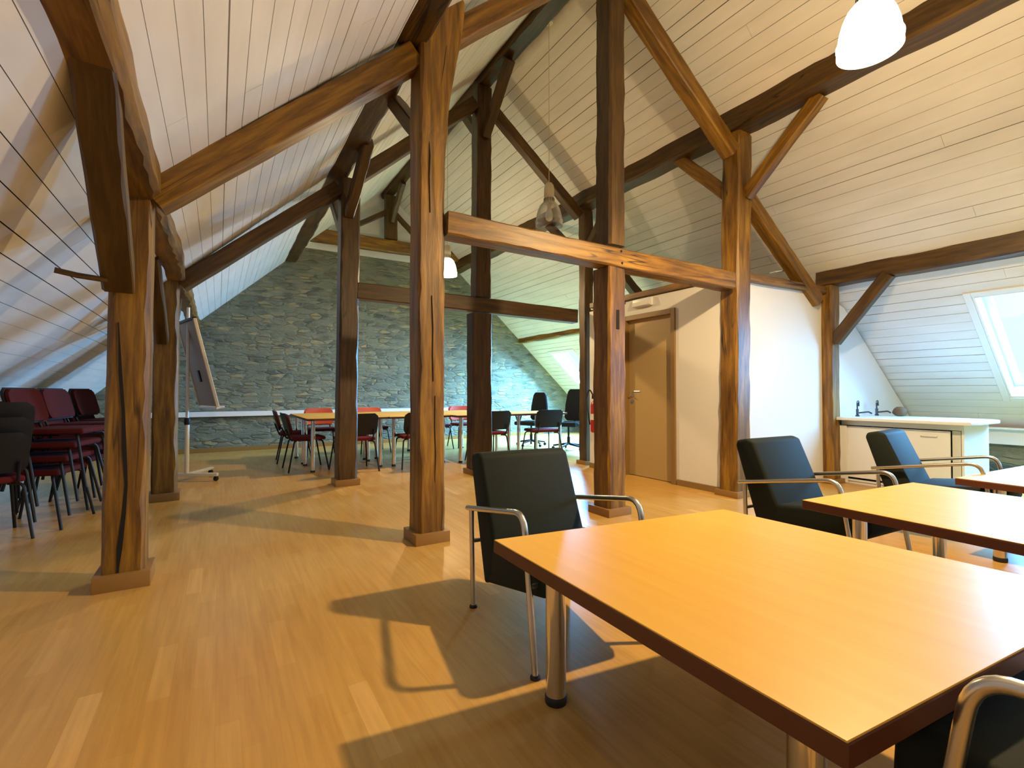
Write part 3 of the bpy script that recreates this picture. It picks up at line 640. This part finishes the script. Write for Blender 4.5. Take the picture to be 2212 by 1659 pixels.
# ------------------------------------------------------------------ office chairs
def office_chair():
    t = thing('office_chair', 'x', 'chair')
    b = MB()
    for k in range(5):
        a = 2*pi*k/5+0.3; b.tube([(0.03*cos(a), 0.03*sin(a), 0.10), (0.28*cos(a), 0.28*sin(a), 0.068)], [0.022, 0.014], 8)
    bs = b.build('star_base', 'plastic', t)
    for k in range(5):
        a = 2*pi*k/5+0.3; b = MB(); b.lathe([(0.018, -0.018), (0.027, -0.012), (0.027, 0.012), (0.018, 0.018)], n=14); o = b.build('caster', 'plastic', bs, (0.28*cos(a), 0.28*sin(a), 0.027)); o.rotation_euler = (radians(90), 0, a)
    b = MB(); b.lathe([(0.028, 0.09), (0.028, 0.22), (0.018, 0.22), (0.018, 0.40)], n=16); b.build('gas_column', 'plastic', t)
    b = MB(); b.box(-0.24, 0.24, -0.22, 0.25, 0.40, 0.475, 0.035, 3); b.build('seat', 'blackcloth', t)
    b = MB(); b.prism([(-0.20, 0.55), (-0.19, 0.78), (-0.15, 1.00), (-0.11, 1.06), (0.11, 1.06), (0.15, 1.00), (0.19, 0.78), (0.20, 0.55), (0.15, 0.50), (-0.15, 0.50)], 'y', -0.30, -0.235, 0.025, 3); bk = b.build('backrest', 'blackcloth', t); bk.rotation_euler = (radians(5), 0, 0); bk.location = (0, 0.04, 0)
    b = MB(); b.tube(bent([(0, -0.05, 0.40), (0, -0.27, 0.41), (0, -0.29, 0.60)], 0.06), 0.018, 8); b.build('back_support', 'plastic', t)
    for s in (-1, 1):
        b = MB(); b.tube(bent([(s*0.18, 0.0, 0.40), (s*0.275, 0.02, 0.42), (s*0.275, -0.08, 0.63), (s*0.275, 0.16, 0.635), (s*0.275, 0.06, 0.44)], 0.03), 0.015, 8); b.build('armrest', 'plastic', t)
    return t
OC = office_chair(); OC['label'] = 'black high-backed office chair at the right end of the conference tables'
OC.location = (5.20, 7.84, 0); OC.rotation_euler = (0, 0, radians(112)); OC['group'] = 'office chairs'
o2 = copy_tree(OC); o2['label'] = 'black office chair half hidden by the weathered post'; o2.location = (5.42, 6.95, 0); o2.rotation_euler = (0, 0, radians(118)); o2.scale = (1, 1, 1.06)

# ------------------------------------------------------------------ flip chart
t = thing('flip_chart', 'mobile flip chart with its back turned, beside the middle frame left post', 'flip chart', (-0.31, 6.84, 0), radians(-30))
b = MB(); b.box(-0.36, 0.36, -0.025, 0.025, 0.055, 0.095, 0.01, 2); ba = b.build('base_bar', 'alu', t)
b = MB(); b.box(-0.025, 0.025, 0.025, 0.50, 0.058, 0.092, 0.01, 2); b.build('base_bar', 'alu', t)
for (x, y) in ((-0.34, 0), (0.34, 0), (0, 0.47)):
    b = MB(); b.lathe([(0.014, -0.015), (0.028, -0.011), (0.028, 0.011), (0.014, 0.015)], n=16); o = b.build('caster', 'rubber', ba, (x, y, 0.028)); o.rotation_euler = (radians(90), 0, radians(25))
    b = MB(); b.box(x-0.012, x+0.012, y-0.022, y+0.022, 0.028, 0.058); b.build('caster_fork', 'plastic', ba)
b = MB(); b.lathe([(0.024, 0.09), (0.024, 0.72)], n=18); b.build('lower_pole', 'alu', t)
b = MB(); b.lathe([(0.017, 0.72), (0.017, 2.04)], n=18); b.build('upper_pole', 'paint', t)
b = MB(); b.lathe([(0.030, 0.66), (0.033, 0.68), (0.033, 0.72), (0.024, 0.74)], n=18); b.build('clamp', 'plastic', t)
t.rotation_euler = (0, 0, radians(-30))
b = MB(); b.box(-0.34, 0.34, 0.0, 0.012, 0, 1.02, 0.003, 1); bd = b.build('board', 'tan_board', t)
ub = Vector((0.2756, -0.9613, 0)); vb = Vector((-0.225, -0.0645, 0.972)).normalized(); nb_ = vb.cross(ub).normalized()
Wm = Matrix.Translation((-0.105, 6.91, 0.875)) @ Matrix((ub, nb_, vb)).transposed().to_4x4()
bd.matrix_basis = (Matrix.Translation((-0.31, 6.84, 0)) @ Matrix.Rotation(radians(-30), 4, 'Z')).inverted() @ Wm
for s in (-1, 1):
    b = MB(); b.box(s*0.345-0.012, s*0.345+0.012, -0.012, 0.022, -0.01, 1.03, 0.004, 1); b.build('frame_strip', 'lightwood', bd)
b = MB(); b.box(-0.36, 0.36, -0.02, 0.07, -0.03, -0.008, 0.004, 1); b.build('pen_tray', 'paint', bd)
b = MB(); b.box(-0.34, 0.34, -0.014, 0.03, 1.02, 1.05, 0.004, 1); b.build('paper_clamp', 'plastic', bd)
b = MB(); b.box(-0.03, 0.03, -0.014, 0.0, 0.30, 0.44, 0.003, 1); b.build('bracket', 'plastic', bd)

# ------------------------------------------------------------------ gable shelf, door wall fittings
b = MB(); b.box(-0.98, 5.35, 9.76, 9.845, 0.615, 0.70, 0.004, 1); tag(b.build('cable_duct', 'paint'), 'long white duct along the foot of the stone gable', 'duct')
t = thing('emergency_light', 'white emergency light box on the wall above the beige door', 'light', (XW, 4.18, 2.13))
b = MB(); b.box(-0.045, -0.001, -0.15, 0.15, -0.05, 0.05, 0.008, 2); b.build('housing', 'paint', t)
b = MB(); b.box(-0.062, -0.045, -0.14, 0.14, -0.042, 0.01, 0.006, 2); b.build('diffuser', 'label', t)
t = thing('fire_extinguisher', 'red fire extinguisher hanging on the door wall behind the cut post', 'fire extinguisher', (4.335, 4.98, 0.50))
b = MB(); b.lathe([(0.050, 0), (0.062, 0.015), (0.062, 0.36), (0.050, 0.40), (0.025, 0.42), (0.022, 0.45)], n=24); bd2 = b.build('cylinder', 'extred', t)
b = MB(); b.lathe([(0.0628, 0.17), (0.0628, 0.25)], n=24, cap0=False, cap1=False); b.build('label_band', 'label', bd2)
b = MB(); b.box(-0.02, 0.02, -0.02, 0.05, 0.45, 0.50, 0.006, 2); b.build('valve', 'plastic', t)
b = MB(); b.tube(bent([(0, 0.03, 0.48), (-0.02, 0.10, 0.60), (-0.03, 0.15, 0.45), (-0.02, 0.085, 0.10)], 0.08, 8), 0.010, 8); b.build('hose', 'rubber', t)
b = MB(); b.box(0.06, 0.083, -0.03, 0.03, 0.30, 0.36); b.build('wall_bracket', 'plastic', t)
b = MB(); b.box(-0.03, 0.03, -0.008, 0, -0.045, 0.045, 0.003, 1); t = tag(b.build('wall_switch', 'paint', loc=(4.66, 3.01, 1.13)), 'small white switch plate on the white wall beside the corner post', 'switch')

# ------------------------------------------------------------------ kitchen counter
t = thing('counter', 'white kitchen counter with a rounded worktop end under the right slope', 'counter', (6.2, 2.3, 0))
b = MB(); pts = [(-0.15, 0.59), (0.78, 0.525), (0.78, -0.50)]
for k in range(13):
    a = -k/12*pi/2; pts.append((0.58+0.20*cos(a), -0.50+0.17*sin(a)))
pts += [(0.0, -0.67), (-0.11, -0.64), (-0.15, -0.56)]
b.prism(pts, 'z', 0.725, 0.757, 0.006, 2); b.build('worktop', 'paint', t)
b = MB(); b.box(0.005, 0.70, -0.56, -0.54, 0.03, 0.724); b.box(0.005, 0.70, 0.50, 0.52, 0.03, 0.724); b.box(0.68, 0.70, -0.54, 0.50, 0.03, 0.724); b.box(0.005, 0.68, -0.54, 0.50, 0.03, 0.05)
b.box(0.0, 0.0045, -0.56, 0.52, 0.665, 0.724); b.box(0.02, 0.66, -0.53, 0.49, 0, 0.03); b.build('carcass', 'paint', t)
b = MB(); b.box(-0.018, 0.002, -0.46, 0.50, 0.075, 0.655, 0.003, 1); dr = b.build('cabinet_door', 'paint', t)
b = MB(); b.tube(bent([(-0.018, -0.36, 0.60), (-0.04, -0.36, 0.60), (-0.04, -0.23, 0.60), (-0.018, -0.23, 0.60)], 0.012), 0.005, 8); b.build('handle', 'paint', dr)
b = MB(); b.box(0.006, 0.016, -0.535, -0.47, 0.06, 0.66); b.build('grey_strip', 'alu', t)  # grey strip set back beside the cabinet door
for k, (x, y) in enumerate([(6.42, 2.75), (6.86, 2.73)]):
    f = thing('tap', ['chrome tap on the counter nearest the slim post', 'chrome tap on the counter further right'][k], 'tap', (x, y, 0.757), 0, 'taps on the counter')
    b = MB(); b.lathe([(0.022, 0), (0.022, 0.01), (0.014, 0.02), (0.014, 0.075), (0.018, 0.085)], n=16); b.build('tap_body', 'darkmetal', f)
    b = MB(); b.tube(bent([(0, 0, 0.04), (0.06, -0.09, 0.055), (0.07, -0.12, 0.035)], 0.02), 0.009, 8); b.build('spout', 'darkmetal', f)
    b = MB(); b.tube(bent([(0, 0, 0.08), (-0.005, 0, 0.17), (0.03, 0, 0.185), (0.035, 0, 0.12)], 0.03), 0.008, 8); b.build('lever', 'darkmetal', f)
b = MB(); b.lathe([(0.02, 0.0), (0.05, 0.006), (0.066, 0.035), (0.068, 0.06), (0.058, 0.09), (0.03, 0.11), (0.01, 0.112)], n=14)
for v in b.bm.verts:
    k = 1+0.10*sin(v.co.x*90)*cos(v.co.z*80)+0.06*sin(v.co.y*120); v.co.x *= k; v.co.y *= k
tag(b.build('ornament', 'stone_orn', loc=(7.20, 2.66, 0.757)) if False else b.build('ornament', 'stone_orn', loc=(6.93, 2.52, 0.757)), 'small round tan ornament at the back of the counter', 'ornament')
for k, (x, y, w, lab) in enumerate([(6.19, 2.86, 0.10, 'white board leaning between the slim post and the counter, front one'), (6.17, 2.885, 0.06, 'white board leaning behind the front leaning board')]):
    b = MB(); b.box(-0.012, 0.0, -w, 0, 0, 0.66, 0.002, 1); o = tag(b.build('leaning_board', 'paint', loc=(x, y-0.01, 0.003)), lab, 'board', 'boards leaning by the counter'); o.rotation_euler = (0, radians(-2.0+k), 0)
